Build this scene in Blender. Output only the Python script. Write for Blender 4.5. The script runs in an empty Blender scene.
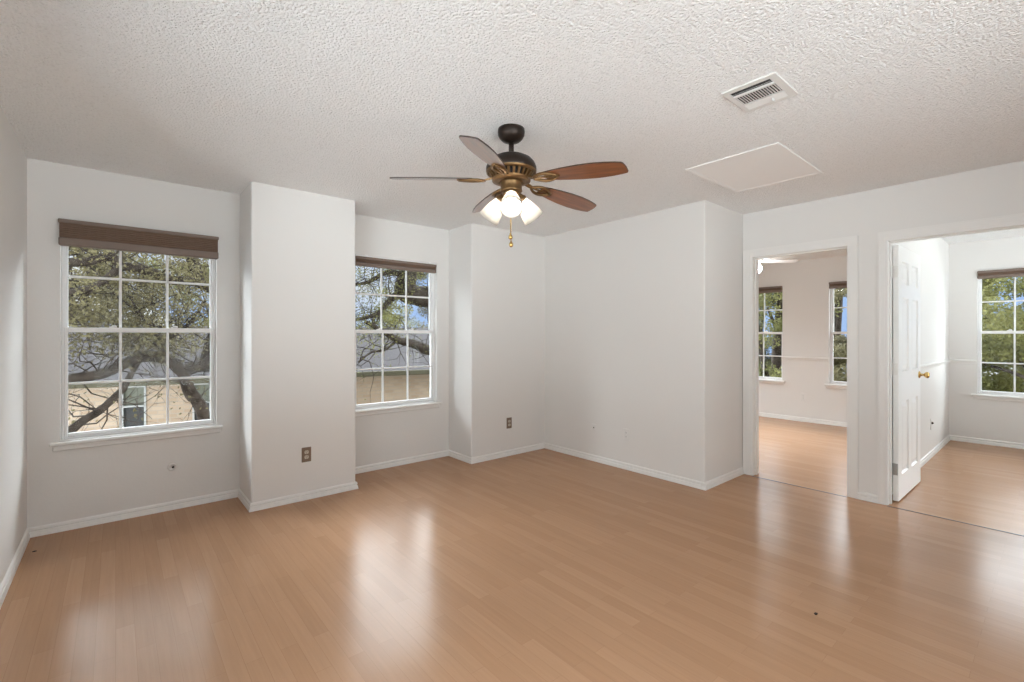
import bpy, math, random
from mathutils import Vector, Matrix

C = bpy.context.scene.collection
SC = bpy.context.scene
random.seed(7)

# ------------------------------------------------------------------ camera
YAW = 0.8671                       # view direction, measured from +X in the floor plan
cam_d = bpy.data.cameras.new('camera')
cam = bpy.data.objects.new('camera', cam_d)
C.objects.link(cam)
cam.location = (0, 0, 1.2994)
cam.rotation_euler = (math.pi / 2, 0, YAW - math.pi / 2)
cam_d.sensor_width = 36
cam_d.sensor_fit = 'HORIZONTAL'
cam_d.lens = 467.0 / 1024 * 36
cam_d.shift_y = -5.48 / 1024
cam_d.clip_start = 0.02
cam_d.clip_end = 300
SC.camera = cam

# ------------------------------------------------------------------ colour management
vs = SC.view_settings
vs.view_transform = 'Standard'
vs.look = 'None'
vs.gamma = 1.0
vs.use_curve_mapping = False
vs.exposure = 0.70
SC.cycles.use_denoising = True
SC.cycles.max_bounces = 14
SC.cycles.diffuse_bounces = 9
SC.cycles.glossy_bounces = 5
SC.cycles.transparent_max_bounces = 24
SC.cycles.sample_clamp_indirect = 10.0
SC.cycles.caustics_reflective = False
SC.cycles.caustics_refractive = False

# ------------------------------------------------------------------ sky
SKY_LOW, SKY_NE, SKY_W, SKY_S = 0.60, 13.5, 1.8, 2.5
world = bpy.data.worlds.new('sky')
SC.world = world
world.use_nodes = True
wn, wl = world.node_tree.nodes, world.node_tree.links
wn.clear()


def wmath(op, a, b=None, clamp=False):
    n = wn.new('ShaderNodeMath')
    n.operation = op
    n.use_clamp = clamp
    for i, v in enumerate((a, b)):
        if v is None:
            continue
        if isinstance(v, (int, float)):
            n.inputs[i].default_value = v
        else:
            wl.new(v, n.inputs[i])
    return n.outputs[0]


def wstep(v, lo, hi):
    n = wn.new('ShaderNodeMapRange')
    n.interpolation_type = 'SMOOTHSTEP'
    wl.new(v, n.inputs['Value'])
    n.inputs['From Min'].default_value = lo
    n.inputs['From Max'].default_value = hi
    return n.outputs[0]


wtc = wn.new('ShaderNodeTexCoord')
wsep = wn.new('ShaderNodeSeparateXYZ')
wl.new(wtc.outputs['Generated'], wsep.inputs[0])
wx, wy, wz = wsep.outputs
cl = wn.new('ShaderNodeTexNoise')
cl.inputs['Scale'].default_value = 5.0
cl.inputs['Detail'].default_value = 6.0
wl.new(wtc.outputs['Generated'], cl.inputs['Vector'])
clr = wn.new('ShaderNodeValToRGB')
clr.color_ramp.elements[0].position = 0.48
clr.color_ramp.elements[0].color = (0.42, 0.60, 0.98, 1)
clr.color_ramp.elements[1].position = 0.68
clr.color_ramp.elements[1].color = (1.0, 1.0, 1.0, 1)
wl.new(cl.outputs['Fac'], clr.inputs['Fac'])
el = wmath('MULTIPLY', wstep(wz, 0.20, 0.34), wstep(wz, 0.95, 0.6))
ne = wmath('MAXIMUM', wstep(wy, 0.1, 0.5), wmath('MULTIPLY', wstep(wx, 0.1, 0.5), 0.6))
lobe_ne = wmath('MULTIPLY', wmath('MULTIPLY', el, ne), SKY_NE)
span = wmath('MULTIPLY', wstep(wz, -0.75, -0.6), wstep(wz, 0.85, 0.6))      # bright glow above and below the horizon, added on south and west
ground = wmath('ADD', wmath('MULTIPLY', wstep(wz, 0.02, -0.08), 1.8), 0.5)        # stronger glow from below, added to light the ceilings
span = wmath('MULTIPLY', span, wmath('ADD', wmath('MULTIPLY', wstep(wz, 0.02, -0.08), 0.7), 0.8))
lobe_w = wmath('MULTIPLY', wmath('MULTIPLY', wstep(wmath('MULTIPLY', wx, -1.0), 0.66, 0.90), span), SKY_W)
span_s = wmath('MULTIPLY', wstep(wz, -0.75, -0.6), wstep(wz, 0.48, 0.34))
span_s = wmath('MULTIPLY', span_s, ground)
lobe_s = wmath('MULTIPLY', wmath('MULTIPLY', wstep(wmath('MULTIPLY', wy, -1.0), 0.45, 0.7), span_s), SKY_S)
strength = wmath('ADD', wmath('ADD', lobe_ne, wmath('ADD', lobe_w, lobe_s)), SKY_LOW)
mixc = wn.new('ShaderNodeMix')
mixc.data_type = 'RGBA'
wl.new(wmath('MAXIMUM', el, wmath('MAXIMUM', wstep(wmath('MULTIPLY', wx, -1.0), 0.5, 0.7), wstep(wmath('MULTIPLY', wy, -1.0), 0.3, 0.5))), mixc.inputs['Factor'])
wl.new(clr.outputs['Color'], mixc.inputs['A'])
mixc.inputs['B'].default_value = (0.875, 0.94, 1.0, 1)
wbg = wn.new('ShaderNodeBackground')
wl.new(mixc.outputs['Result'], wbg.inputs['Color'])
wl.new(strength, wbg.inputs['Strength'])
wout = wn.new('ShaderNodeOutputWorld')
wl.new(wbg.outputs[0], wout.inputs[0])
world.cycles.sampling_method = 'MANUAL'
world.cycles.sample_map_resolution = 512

BULB_E, GLOBE_E = 85.0, 45.0      # emission of the fan bulbs and of the bedroom globe

# ------------------------------------------------------------------ helpers


class MB:
    """collects shapes and links them as one mesh object"""

    def __init__(self):
        self.v, self.f, self.s = [], [], []

    def add(self, vs_, fs_, M=None, smooth=False):
        o = len(self.v)
        for p in vs_:
            p = Vector(p)
            self.v.append(tuple(M @ p) if M is not None else tuple(p))
        for f in fs_:
            self.f.append(tuple(i + o for i in f))
            self.s.append(smooth)
        return self

    def box(self, x0, x1, y0, y1, z0, z1, M=None):
        if x0 > x1: x0, x1 = x1, x0
        if y0 > y1: y0, y1 = y1, y0
        if z0 > z1: z0, z1 = z1, z0
        v = [(x, y, z) for z in (z0, z1) for y in (y0, y1) for x in (x0, x1)]
        f = [(0, 2, 3, 1), (4, 5, 7, 6), (0, 1, 5, 4), (2, 6, 7, 3), (0, 4, 6, 2), (1, 3, 7, 5)]
        return self.add(v, f, M)

    def bbox(self, x0, x1, y0, y1, z0, z1, b=0.003, M=None):
        """box with chamfered edges"""
        if x0 > x1: x0, x1 = x1, x0
        if y0 > y1: y0, y1 = y1, y0
        if z0 > z1: z0, z1 = z1, z0
        b = min(b, (x1 - x0) * .45, (y1 - y0) * .45, (z1 - z0) * .45)
        vs_, idx = [], {}
        X, Y, Z = (x0, x1), (y0, y1), (z0, z1)
        for i in (0, 1):
            for j in (0, 1):
                for k in (0, 1):
                    for a in range(3):
                        p = [X[i], Y[j], Z[k]]
                        for q, (w, s) in enumerate(((X, i), (Y, j), (Z, k))):
                            if q != a:
                                p[q] += b if s == 0 else -b
                        idx[i, j, k, a] = len(vs_)
                        vs_.append(p)
        fs_ = []
        for a in range(3):
            u, w = [q for q in range(3) if q != a]
            for s in (0, 1):
                loop = []
                for (m, n) in ((0, 0), (1, 0), (1, 1), (0, 1)):
                    c = [0, 0, 0]
                    c[a], c[u], c[w] = s, m, n
                    loop.append(idx[c[0], c[1], c[2], a])
                fs_.append(loop)
        for a in range(3):          # edges along axis a
            u, w = [q for q in range(3) if q != a]
            for m in (0, 1):
                for n in (0, 1):
                    lp = []
                    for s, fa in ((0, u), (0, w), (1, w), (1, u)):
                        c = [0, 0, 0]
                        c[a], c[u], c[w] = s, m, n
                        lp.append(idx[c[0], c[1], c[2], fa])
                    fs_.append(lp)
        for i in (0, 1):
            for j in (0, 1):
                for k in (0, 1):
                    fs_.append([idx[i, j, k, a] for a in range(3)])
        return self.add(vs_, fs_, M)

    def prism(self, poly, z0, z1, M=None, smooth=False):
        n = len(poly)
        v = [(p[0], p[1], z0) for p in poly] + [(p[0], p[1], z1) for p in poly]
        self.add(v, [tuple(range(n - 1, -1, -1)), tuple(range(n, 2 * n))], M)
        return self.add(v, [(i, (i + 1) % n, (i + 1) % n + n, i + n) for i in range(n)], M, smooth)

    def lathe(self, prof, seg=32, M=None, smooth=True):
        v, f = [], []
        n = len(prof)
        for i in range(seg):
            a = 2 * math.pi * i / seg
            for r, z in prof:
                v.append((r * math.cos(a), r * math.sin(a), z))
        for i in range(seg):
            j = (i + 1) % seg
            for k in range(n - 1):
                f.append((i * n + k, j * n + k, j * n + k + 1, i * n + k + 1))
        return self.add(v, f, M, smooth)

    def tube(self, pts, radii, seg=8, M=None, caps=True):
        pts = [Vector(p) for p in pts]
        if isinstance(radii, (int, float)):
            radii = [radii] * len(pts)
        v, f = [], []
        up = Vector((0.13, 0.21, 0.97))
        for i, p in enumerate(pts):
            t = (pts[min(i + 1, len(pts) - 1)] - pts[max(i - 1, 0)]).normalized()
            a = t.cross(up)
            if a.length < 1e-3:
                a = t.cross(Vector((1, 0, 0)))
            a.normalize()
            b = t.cross(a)
            up = a.cross(t)
            for k in range(seg):
                w = 2 * math.pi * k / seg
                v.append(p + (a * math.cos(w) + b * math.sin(w)) * radii[i])
        for i in range(len(pts) - 1):
            for k in range(seg):
                k2 = (k + 1) % seg
                f.append((i * seg + k, i * seg + k2, (i + 1) * seg + k2, (i + 1) * seg + k))
        if caps:
            f.append(tuple(range(seg - 1, -1, -1)))
            f.append(tuple((len(pts) - 1) * seg + k for k in range(seg)))
        return self.add(v, f, M, True)

    def build(self, name, mat, parent=None, fix=True):
        me = bpy.data.meshes.new(name)
        me.from_pydata(self.v, [], self.f)
        me.polygons.foreach_set('use_smooth', self.s)
        if fix:
            import bmesh
            bm = bmesh.new()
            bm.from_mesh(me)
            bmesh.ops.recalc_face_normals(bm, faces=bm.faces)
            bm.to_mesh(me)
            bm.free()
        me.materials.append(mat)
        me.update()
        o = bpy.data.objects.new(name, me)
        C.objects.link(o)
        if parent is not None:
            o.parent = parent
        return o


def tag(o, label, cat, group=None, kind=None):
    o['label'] = label
    o['category'] = cat
    if group: o['group'] = group
    if kind: o['kind'] = kind
    return o


def thing(name, label, cat, loc=(0, 0, 0), rz=0.0, group=None, kind=None):
    o = bpy.data.objects.new(name, None)
    o.empty_display_size = 0.1
    C.objects.link(o)
    o.location = loc
    o.rotation_euler = (0, 0, rz)
    return tag(o, label, cat, group, kind)


def copy_tree(o, parent=None):
    c = o.copy()
    C.objects.link(c)
    if parent is not None:
        c.parent = parent
    for ch in o.children:
        copy_tree(ch, c)
    return c


def Rz(a): return Matrix.Rotation(a, 4, 'Z')
def Rx(a): return Matrix.Rotation(a, 4, 'X')
def Ry(a): return Matrix.Rotation(a, 4, 'Y')
def T(x, y, z): return Matrix.Translation((x, y, z))


# ------------------------------------------------------------------ materials
def mat(name, col=(0.8, 0.8, 0.8), rough=0.6, metal=0.0, spec=0.5):
    m = bpy.data.materials.new(name)
    m.use_nodes = True
    b = m.node_tree.nodes['Principled BSDF']
    b.inputs['Base Color'].default_value = (*col, 1)
    b.inputs['Roughness'].default_value = rough
    b.inputs['Metallic'].default_value = metal
    b.inputs['Specular IOR Level'].default_value = spec
    return m


def nn(m, t, **kw):
    n = m.node_tree.nodes.new(t)
    for k, v in kw.items():
        if k in n.inputs:
            n.inputs[k].default_value = v
        else:
            setattr(n, k, v)
    return n


def lk(m, a, b): m.node_tree.links.new(a, b)
def bsdf(m): return m.node_tree.nodes['Principled BSDF']


def noise_colour(m, scale, c0, c1, p0=0.35, p1=0.65, detail=4, stretch=None, coord='Object'):
    tc = nn(m, 'ShaderNodeTexCoord')
    n = nn(m, 'ShaderNodeTexNoise', Scale=scale, Detail=detail)
    src = tc.outputs[coord]
    if stretch:
        mp = nn(m, 'ShaderNodeMapping')
        mp.inputs['Scale'].default_value = stretch
        lk(m, src, mp.inputs[0])
        src = mp.outputs[0]
    lk(m, src, n.inputs['Vector'])
    r = nn(m, 'ShaderNodeValToRGB')
    r.color_ramp.elements[0].position, r.color_ramp.elements[0].color = p0, (*c0, 1)
    r.color_ramp.elements[1].position, r.color_ramp.elements[1].color = p1, (*c1, 1)
    lk(m, n.outputs['Fac'], r.inputs['Fac'])
    lk(m, r.outputs['Color'], bsdf(m).inputs['Base Color'])
    return n


def bump(m, scale, strength, dist, detail=2, rough=0.5):
    tc = nn(m, 'ShaderNodeTexCoord')
    n = nn(m, 'ShaderNodeTexNoise', Scale=scale, Detail=detail, Roughness=rough)
    lk(m, tc.outputs['Object'], n.inputs['Vector'])
    b = nn(m, 'ShaderNodeBump', Strength=strength, Distance=dist)
    lk(m, n.outputs['Fac'], b.inputs['Height'])
    lk(m, b.outputs[0], bsdf(m).inputs['Normal'])
    return n, b


M = {}
M['wall'] = mat('wall_paint', (0.730, 0.716, 0.694), 0.55, spec=0.25)
bump(M['wall'], 60, 0.10, 0.004)
M['trim'] = mat('trim_paint', (0.77, 0.757, 0.735), 0.35, spec=0.4)
M['doorwhite'] = mat('door_paint', (0.83, 0.825, 0.815), 0.32, spec=0.4)
M['vinyl'] = mat('window_vinyl', (0.82, 0.82, 0.815), 0.4, spec=0.4)

# popcorn ceiling
m = M['ceiling'] = mat('popcorn_ceiling', (0.90, 0.895, 0.885), 0.9, spec=0.1)
tc = nn(m, 'ShaderNodeTexCoord')
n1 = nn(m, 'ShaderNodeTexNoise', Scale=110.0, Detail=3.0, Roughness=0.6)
n2 = nn(m, 'ShaderNodeTexVoronoi', Scale=85.0)
lk(m, tc.outputs['Object'], n1.inputs['Vector'])
lk(m, tc.outputs['Object'], n2.inputs['Vector'])
mm = nn(m, 'ShaderNodeMath', operation='SUBTRACT')
lk(m, n1.outputs['Fac'], mm.inputs[0])
mm2 = nn(m, 'ShaderNodeMath', operation='MULTIPLY')
mm2.inputs[1].default_value = 0.5
lk(m, n2.outputs['Distance'], mm2.inputs[0])
lk(m, mm2.outputs[0], mm.inputs[1])
bp = nn(m, 'ShaderNodeBump', Strength=1.0, Distance=0.012)
lk(m, mm.outputs[0], bp.inputs['Height'])
lk(m, bp.outputs[0], bsdf(m).inputs['Normal'])
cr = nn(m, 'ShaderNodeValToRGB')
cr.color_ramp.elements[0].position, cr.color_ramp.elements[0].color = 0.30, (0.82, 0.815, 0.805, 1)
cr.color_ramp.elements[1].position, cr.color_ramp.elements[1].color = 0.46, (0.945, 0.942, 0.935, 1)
lk(m, n1.outputs['Fac'], cr.inputs['Fac'])  # bump noise also drives colour: pits darker, shade put into the colour
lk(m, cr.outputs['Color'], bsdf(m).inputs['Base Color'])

# laminate floor: narrow strips running along Y
m = M['floor'] = mat('laminate_floor', (0.5, 0.31, 0.18), 0.2, spec=0.11)
tc = nn(m, 'ShaderNodeTexCoord')
mp = nn(m, 'ShaderNodeMapping')
mp.inputs['Rotation'].default_value = (0, 0, math.pi / 2)
lk(m, tc.outputs['Object'], mp.inputs[0])
br = nn(m, 'ShaderNodeTexBrick')
br.offset = 0.37
br.offset_frequency = 2
br.inputs['Scale'].default_value = 1.0
br.inputs['Brick Width'].default_value = 0.62
br.inputs['Row Height'].default_value = 0.065
br.inputs['Mortar Size'].default_value = 0.0007
br.inputs['Mortar Smooth'].default_value = 0.3
br.inputs['Bias'].default_value = -0.1
br.inputs['Color1'].default_value = (0.395, 0.225, 0.128, 1)
br.inputs['Color2'].default_value = (0.440, 0.258, 0.152, 1)
br.inputs['Mortar'].default_value = (0.335, 0.19, 0.107, 1)
lk(m, mp.outputs[0], br.inputs['Vector'])
mg = nn(m, 'ShaderNodeMapping')
mg.inputs['Scale'].default_value = (60, 2.2, 1)
lk(m, tc.outputs['Object'], mg.inputs[0])
gr = nn(m, 'ShaderNodeTexNoise', Scale=1.0, Detail=5.0, Roughness=0.65)
lk(m, mg.outputs[0], gr.inputs['Vector'])
gm = nn(m, 'ShaderNodeMapRange')
gm.inputs['To Min'].default_value = 0.86
gm.inputs['To Max'].default_value = 1.12
lk(m, gr.outputs['Fac'], gm.inputs['Value'])
mx = nn(m, 'ShaderNodeMix')
mx.data_type = 'RGBA'
mx.blend_type = 'MULTIPLY'
mx.inputs['Factor'].default_value = 1.0
lk(m, br.outputs['Color'], mx.inputs['A'])
lk(m, gm.outputs[0], mx.inputs['B'])
lk(m, mx.outputs['Result'], bsdf(m).inputs['Base Color'])
rn = nn(m, 'ShaderNodeTexNoise', Scale=1.6, Detail=5.0)
lk(m, tc.outputs['Object'], rn.inputs['Vector'])
rm = nn(m, 'ShaderNodeMapRange')
rm.inputs['To Min'].default_value = 0.17
rm.inputs['To Max'].default_value = 0.27
lk(m, rn.outputs['Fac'], rm.inputs['Value'])
lk(m, rm.outputs[0], bsdf(m).inputs['Roughness'])

M['strip'] = mat('dark_strip', (0.06, 0.035, 0.02), 0.4)
M['bronze'] = mat('oiled_bronze', (0.028, 0.018, 0.013), 0.42, 0.6, 0.5)
M['antique'] = mat('antique_bronze', (0.20, 0.115, 0.048), 0.4, 0.8)
M['brass'] = mat('brass', (0.62, 0.42, 0.16), 0.25, 1.0)
M['nickel'] = mat('nickel', (0.35, 0.33, 0.31), 0.35, 1.0)
M['walnut'] = mat('walnut_blade', (0.2, 0.07, 0.03), 0.28, spec=0.5)
noise_colour(M['walnut'], 1.0, (0.115, 0.034, 0.012), (0.26, 0.090, 0.030), 0.3, 0.7, 5, (4, 60, 4))
bsdf(M['walnut']).inputs['Coat Weight'].default_value = 1.0
bsdf(M['walnut']).inputs['Coat Roughness'].default_value = 0.12
bsdf(M['walnut']).inputs['Coat IOR'].default_value = 1.6
M['blade_edge'] = mat('dark_blade_edge', (0.035, 0.016, 0.010), 0.45)
M['black'] = mat('dark_slot', (0.012, 0.011, 0.010), 0.7)
M['duct'] = mat('duct_shade', (0.03, 0.027, 0.025), 0.8)
M['brownplate'] = mat('brown_plate', (0.19, 0.13, 0.09), 0.4)
M['ivory'] = mat('ivory_plastic', (0.50, 0.44, 0.36), 0.4)
M['whiteplastic'] = mat('white_plastic', (0.72, 0.71, 0.69), 0.35)
M['shade_fabric'] = mat('brown_shade_fabric', (0.190, 0.130, 0.098), 0.85, spec=0.1)
M['shade_rail'] = mat('brown_shade_rail', (0.205, 0.155, 0.128), 0.5, spec=0.3)
M['whitefan'] = mat('white_fan', (0.80, 0.80, 0.79), 0.35)
M['crumb'] = mat('dark_crumb', (0.02, 0.012, 0.01), 0.8)

# thin window glass
m = M['glass'] = bpy.data.materials.new('window_glass')
m.use_nodes = True
nt = m.node_tree
nt.nodes.clear()
o_ = nt.nodes.new('ShaderNodeOutputMaterial')
mixs = nt.nodes.new('ShaderNodeMixShader')
tr = nt.nodes.new('ShaderNodeBsdfTransparent')
tr.inputs[0].default_value = (0.97, 0.98, 0.97, 1)
gl = nt.nodes.new('ShaderNodeBsdfGlossy')
gl.inputs['Roughness'].default_value = 0.0
fr = nt.nodes.new('ShaderNodeFresnel')
fr.inputs['IOR'].default_value = 1.13
nt.links.new(fr.outputs[0], mixs.inputs[0])
nt.links.new(tr.outputs[0], mixs.inputs[1])
nt.links.new(gl.outputs[0], mixs.inputs[2])
nt.links.new(mixs.outputs[0], o_.inputs[0])

# frosted glass of lamp shades
m = M['frosted'] = bpy.data.materials.new('frosted_glass')
m.use_nodes = True
nt = m.node_tree
nt.nodes.clear()
o_ = nt.nodes.new('ShaderNodeOutputMaterial')
mixs = nt.nodes.new('ShaderNodeMixShader')
mixs.inputs[0].default_value = 0.5
d1 = nt.nodes.new('ShaderNodeBsdfDiffuse')
d1.inputs[0].default_value = (0.50, 0.485, 0.46, 1)
d2 = nt.nodes.new('ShaderNodeBsdfTranslucent')
d2.inputs[0].default_value = (0.50, 0.485, 0.46, 1)
nt.links.new(d1.outputs[0], mixs.inputs[1])
nt.links.new(d2.outputs[0], mixs.inputs[2])
mix2 = nt.nodes.new('ShaderNodeMixShader')
mix2.inputs[0].default_value = 0.0
tr = nt.nodes.new('ShaderNodeBsdfTransparent')
nt.links.new(mixs.outputs[0], mix2.inputs[1])
nt.links.new(tr.outputs[0], mix2.inputs[2])
nt.links.new(mix2.outputs[0], o_.inputs[0])


def emit(name, col, s):
    m = bpy.data.materials.new(name)
    m.use_nodes = True
    b = bsdf(m)
    b.inputs['Base Color'].default_value = (0.9, 0.9, 0.88, 1)
    b.inputs['Emission Color'].default_value = (*col, 1)
    b.inputs['Emission Strength'].default_value = s
    return m


M['bulb'] = emit('lit_bulb', (1.0, 0.91, 0.79), BULB_E)


def leaf_mat(name, c0, c1, scale=1.2):
    m = mat(name, c0, 0.7, spec=0.2)
    noise_colour(m, scale, c0, c1, 0.38, 0.62, 6)
    b = bsdf(m)
    t = nn(m, 'ShaderNodeBsdfTranslucent')
    mixs = nn(m, 'ShaderNodeMixShader')
    mixs.inputs[0].default_value = 0.35
    lk(m, b.inputs['Base Color'].links[0].from_socket, t.inputs[0])
    lk(m, b.outputs[0], mixs.inputs[1])
    lk(m, t.outputs[0], mixs.inputs[2])
    lk(m, mixs.outputs[0], m.node_tree.nodes['Material Output'].inputs[0])
    return m


M['leaf_olive'] = leaf_mat('olive_leaves', (0.085, 0.072, 0.037), (0.165, 0.142, 0.072))
M['leaf_yellow'] = leaf_mat('yellow_green_leaves', (0.105, 0.105, 0.035), (0.20, 0.19, 0.065))
M['leaf_dark'] = leaf_mat('dark_leaves', (0.045, 0.043, 0.022), (0.10, 0.092, 0.042))
M['bark'] = mat('grey_bark', (0.10, 0.085, 0.07), 0.95, spec=0.1)
noise_colour(M['bark'], 9.0, (0.024, 0.018, 0.014), (0.066, 0.053, 0.043), 0.35, 0.65, 8)
m = M['brick'] = mat('tan_brick', (0.4, 0.3, 0.22), 0.9, spec=0.1)
tc = nn(m, 'ShaderNodeTexCoord')
mp = nn(m, 'ShaderNodeMapping')
mp.inputs['Rotation'].default_value = (math.pi / 2, 0, 0)
lk(m, tc.outputs['Object'], mp.inputs[0])
br = nn(m, 'ShaderNodeTexBrick')
br.inputs['Scale'].default_value = 1.0
br.inputs['Brick Width'].default_value = 0.2
br.inputs['Row Height'].default_value = 0.075
br.inputs['Mortar Size'].default_value = 0.009
br.inputs['Color1'].default_value = (0.335, 0.245, 0.175, 1)
br.inputs['Color2'].default_value = (0.42, 0.325, 0.242, 1)
br.inputs['Mortar'].default_value = (0.34, 0.285, 0.23, 1)
lk(m, mp.outputs[0], br.inputs['Vector'])
lk(m, br.outputs['Color'], bsdf(m).inputs['Base Color'])
M['shingle'] = mat('grey_shingle', (0.14, 0.13, 0.135), 0.95, spec=0.1)
noise_colour(M['shingle'], 14.0, (0.055, 0.049, 0.049), (0.088, 0.079, 0.079), 0.3, 0.7, 3, (1, 6, 6))
M['eave'] = mat('sage_eave', (0.085, 0.078, 0.052), 0.8, spec=0.1)
M['palehouse'] = mat('pale_siding', (0.42, 0.42, 0.42), 0.8)
M['greyframe'] = mat('grey_white_frame', (0.36, 0.36, 0.35), 0.6)
M['darkpane'] = mat('dark_pane', (0.045, 0.045, 0.045), 0.5, spec=0.15)
M['screenpane'] = mat('green_screen_pane', (0.150, 0.155, 0.125), 0.6, spec=0.15)
M['grass'] = mat('lawn', (0.08, 0.09, 0.03), 0.95, spec=0.1)
noise_colour(M['grass'], 2.0, (0.06, 0.065, 0.025), (0.13, 0.12, 0.05), detail=8)

# ------------------------------------------------------------------ room plan (metres)
XL, YB, YF, XD, XC, YC = -0.435, 4.305, 3.88, 4.512, 3.785, 1.95
CH = 2.44
X1a, X1b, X2a = 0.765, 1.553, 2.756
YR = -1.6                  # rear of the room, behind the camera
WT = 0.15                  # outer wall thickness
XD2 = XD + 0.115           # far face of the door wall
XE = 7.93                  # far wall of both bedrooms
YP0, YP1 = 0.916, 1.03     # partition between the bedrooms
WW, WZ0, WZ1 = 0.885, 0.595, 2.065
WIN_Y = [-0.28, 1.72]      # windows on the back wall: left edges
WIN_X = [2.824, 1.316, -0.219]   # bedroom windows on the east wall: right (low-Y) edges


def struct(name, mb, m, label, cat):
    return tag(mb.build(name, m), label, cat, kind='structure')


def slab_open(axis, p0, p1, a0, a1, z0, z1, holes):
    """wall slab between p0 and p1 on its axis, running a0..a1, with holes (h0,h1,zz0,zz1)"""
    mb = MB()

    def bx(a, b, c, d):
        if b - a < 1e-5 or d - c < 1e-5:
            return
        if axis == 'Y':
            mb.box(a, b, p0, p1, c, d)
        else:
            mb.box(p0, p1, a, b, c, d)
    cur = a0
    for h0, h1, c, d in sorted(holes):
        bx(cur, h0, z0, z1)
        bx(h0, h1, z0, c)
        bx(h0, h1, d, z1)
        cur = h1
    bx(cur, a1, z0, z1)
    return mb


# floor and ceiling
struct('floor', MB().box(XL - WT, XE + WT, YR - WT, YB + WT, -0.12, 0), M['floor'],
       'light tan wood laminate floor of narrow strips with a soft gloss', 'floor')
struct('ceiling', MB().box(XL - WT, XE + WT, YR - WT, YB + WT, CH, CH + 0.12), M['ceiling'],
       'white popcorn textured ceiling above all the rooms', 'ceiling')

# walls
DZ = 2.022
JT = 0.016                 # jamb lining
D1 = (1.127, 1.855)
D2 = (0.060, 0.863)
struct('wall_left', slab_open('X', XL - WT, XL, YR, YB, 0, CH, [(-0.6, 2.4, 0.4, 2.15)]), M['wall'],
       'white painted wall along the left edge beside the first window', 'wall')
struct('wall_back', slab_open('Y', YB, YB + WT, XL - WT, XE + WT, 0, CH, [(x, x + WW, WZ0, WZ1) for x in WIN_Y] + [(5.1, 7.5, 0.4, 2.15)]), M['wall'],
       'white painted wall that holds the two windows with brown shades', 'wall')


def rounded_block(x0, x1, y0, y1, corners, r=0.012):
    """plan of a block whose listed corners are rounded"""
    poly = []
    for k, (x, y, sx, sy, a0) in enumerate(((x0, y0, 1, 1, 180), (x1, y0, -1, 1, 270), (x1, y1, -1, -1, 0), (x0, y1, 1, -1, 90))):
        if k in corners:
            cx, cy = x + sx * r, y + sy * r
            for i in range(6):
                a = math.radians(a0 + 90 * i / 5)
                poly.append((cx + r * math.cos(a), cy + r * math.sin(a)))
        else:
            poly.append((x, y))
    return poly


struct('wall_pier', MB().prism(rounded_block(X1a, X1b, YF, YB, (0, 1)), 0, CH), M['wall'],
       'white boxed-out pier between the two windows with a brown outlet', 'wall')
struct('wall_corner', MB().prism(rounded_block(X2a, XC + 0.05, YF, YB, (0,)), 0, CH), M['wall'],
       'white boxed-out corner pier right of the second window', 'wall')
struct('wall_closet', MB().prism(rounded_block(XC, XD, YC, YB, (0,)), 0, CH), M['wall'],
       'white projecting closet wall between the far corner and the doorways', 'wall')
struct('wall_right', slab_open('X', XD, XD2, YR, YB, 0, CH, [(D1[0] - JT, D1[1] + JT, 0, DZ + JT), (D2[0] - JT, D2[1] + JT, 0, DZ + JT)]), M['wall'],
       'white painted wall pierced by two doorways to the bedrooms', 'wall')
REAR = [(-0.3, 2.1, 0.35, 2.2), (5.0, 7.4, 0.5, 2.15)]
struct('wall_rear', slab_open('Y', YR - WT, YR, XL - WT, XE + WT, 0, CH, REAR), M['wall'],
       'white painted wall at the back of the rooms behind the viewer', 'wall')
struct('wall_east', slab_open('X', XE, XE + WT, YR, YB, 0, CH, [(y, y + WW, WZ0, WZ1) for y in WIN_X]), M['wall'],
       'white painted far wall of the bedrooms with their windows', 'wall')
struct('wall_partition', MB().box(XD2, XE, YP0, YP1, 0, CH), M['wall'],
       'white partition wall between the two bedrooms behind the open door', 'wall')

# baseboards
BPROF = [(0.0, 0.0), (0.017, 0.0), (0.016, 0.012), (0.012, 0.031), (0.006, 0.034), (0.006, 0.038), (0.012, 0.042), (0.009, 0.055), (0.0, 0.062)]


def sweep(mb, a, b, m0, m1, prof=BPROF, z=0.0):
    """profile along a->b with the room on the right-hand side; m0/m1: +1 the mitre opens, -1 closes, 0 square"""
    ax, ay = a
    bx_, by = b
    L = math.hypot(bx_ - ax, by - ay)
    ux, uy = (bx_ - ax) / L, (by - ay) / L
    nx, ny = uy, -ux
    n = len(prof)
    v = []
    for (px, py, mm_, sg) in ((ax, ay, m0, 1), (bx_, by, m1, -1)):
        for d, h in prof:
            k = mm_ * d * sg
            v.append((px + nx * d + ux * k, py + ny * d + uy * k, z + h))
    f = [tuple(range(n)), tuple(range(2 * n - 1, n - 1, -1))]
    f += [(i, (i + 1) % n, (i + 1) % n + n, i + n) for i in range(n)]
    mb.add(v, f)
    return mb


def baseboard(name, segs, label):
    mb = MB()
    for s in segs:
        sweep(mb, *s)
    return struct(name, mb, M['trim'], label, 'baseboard')


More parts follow.
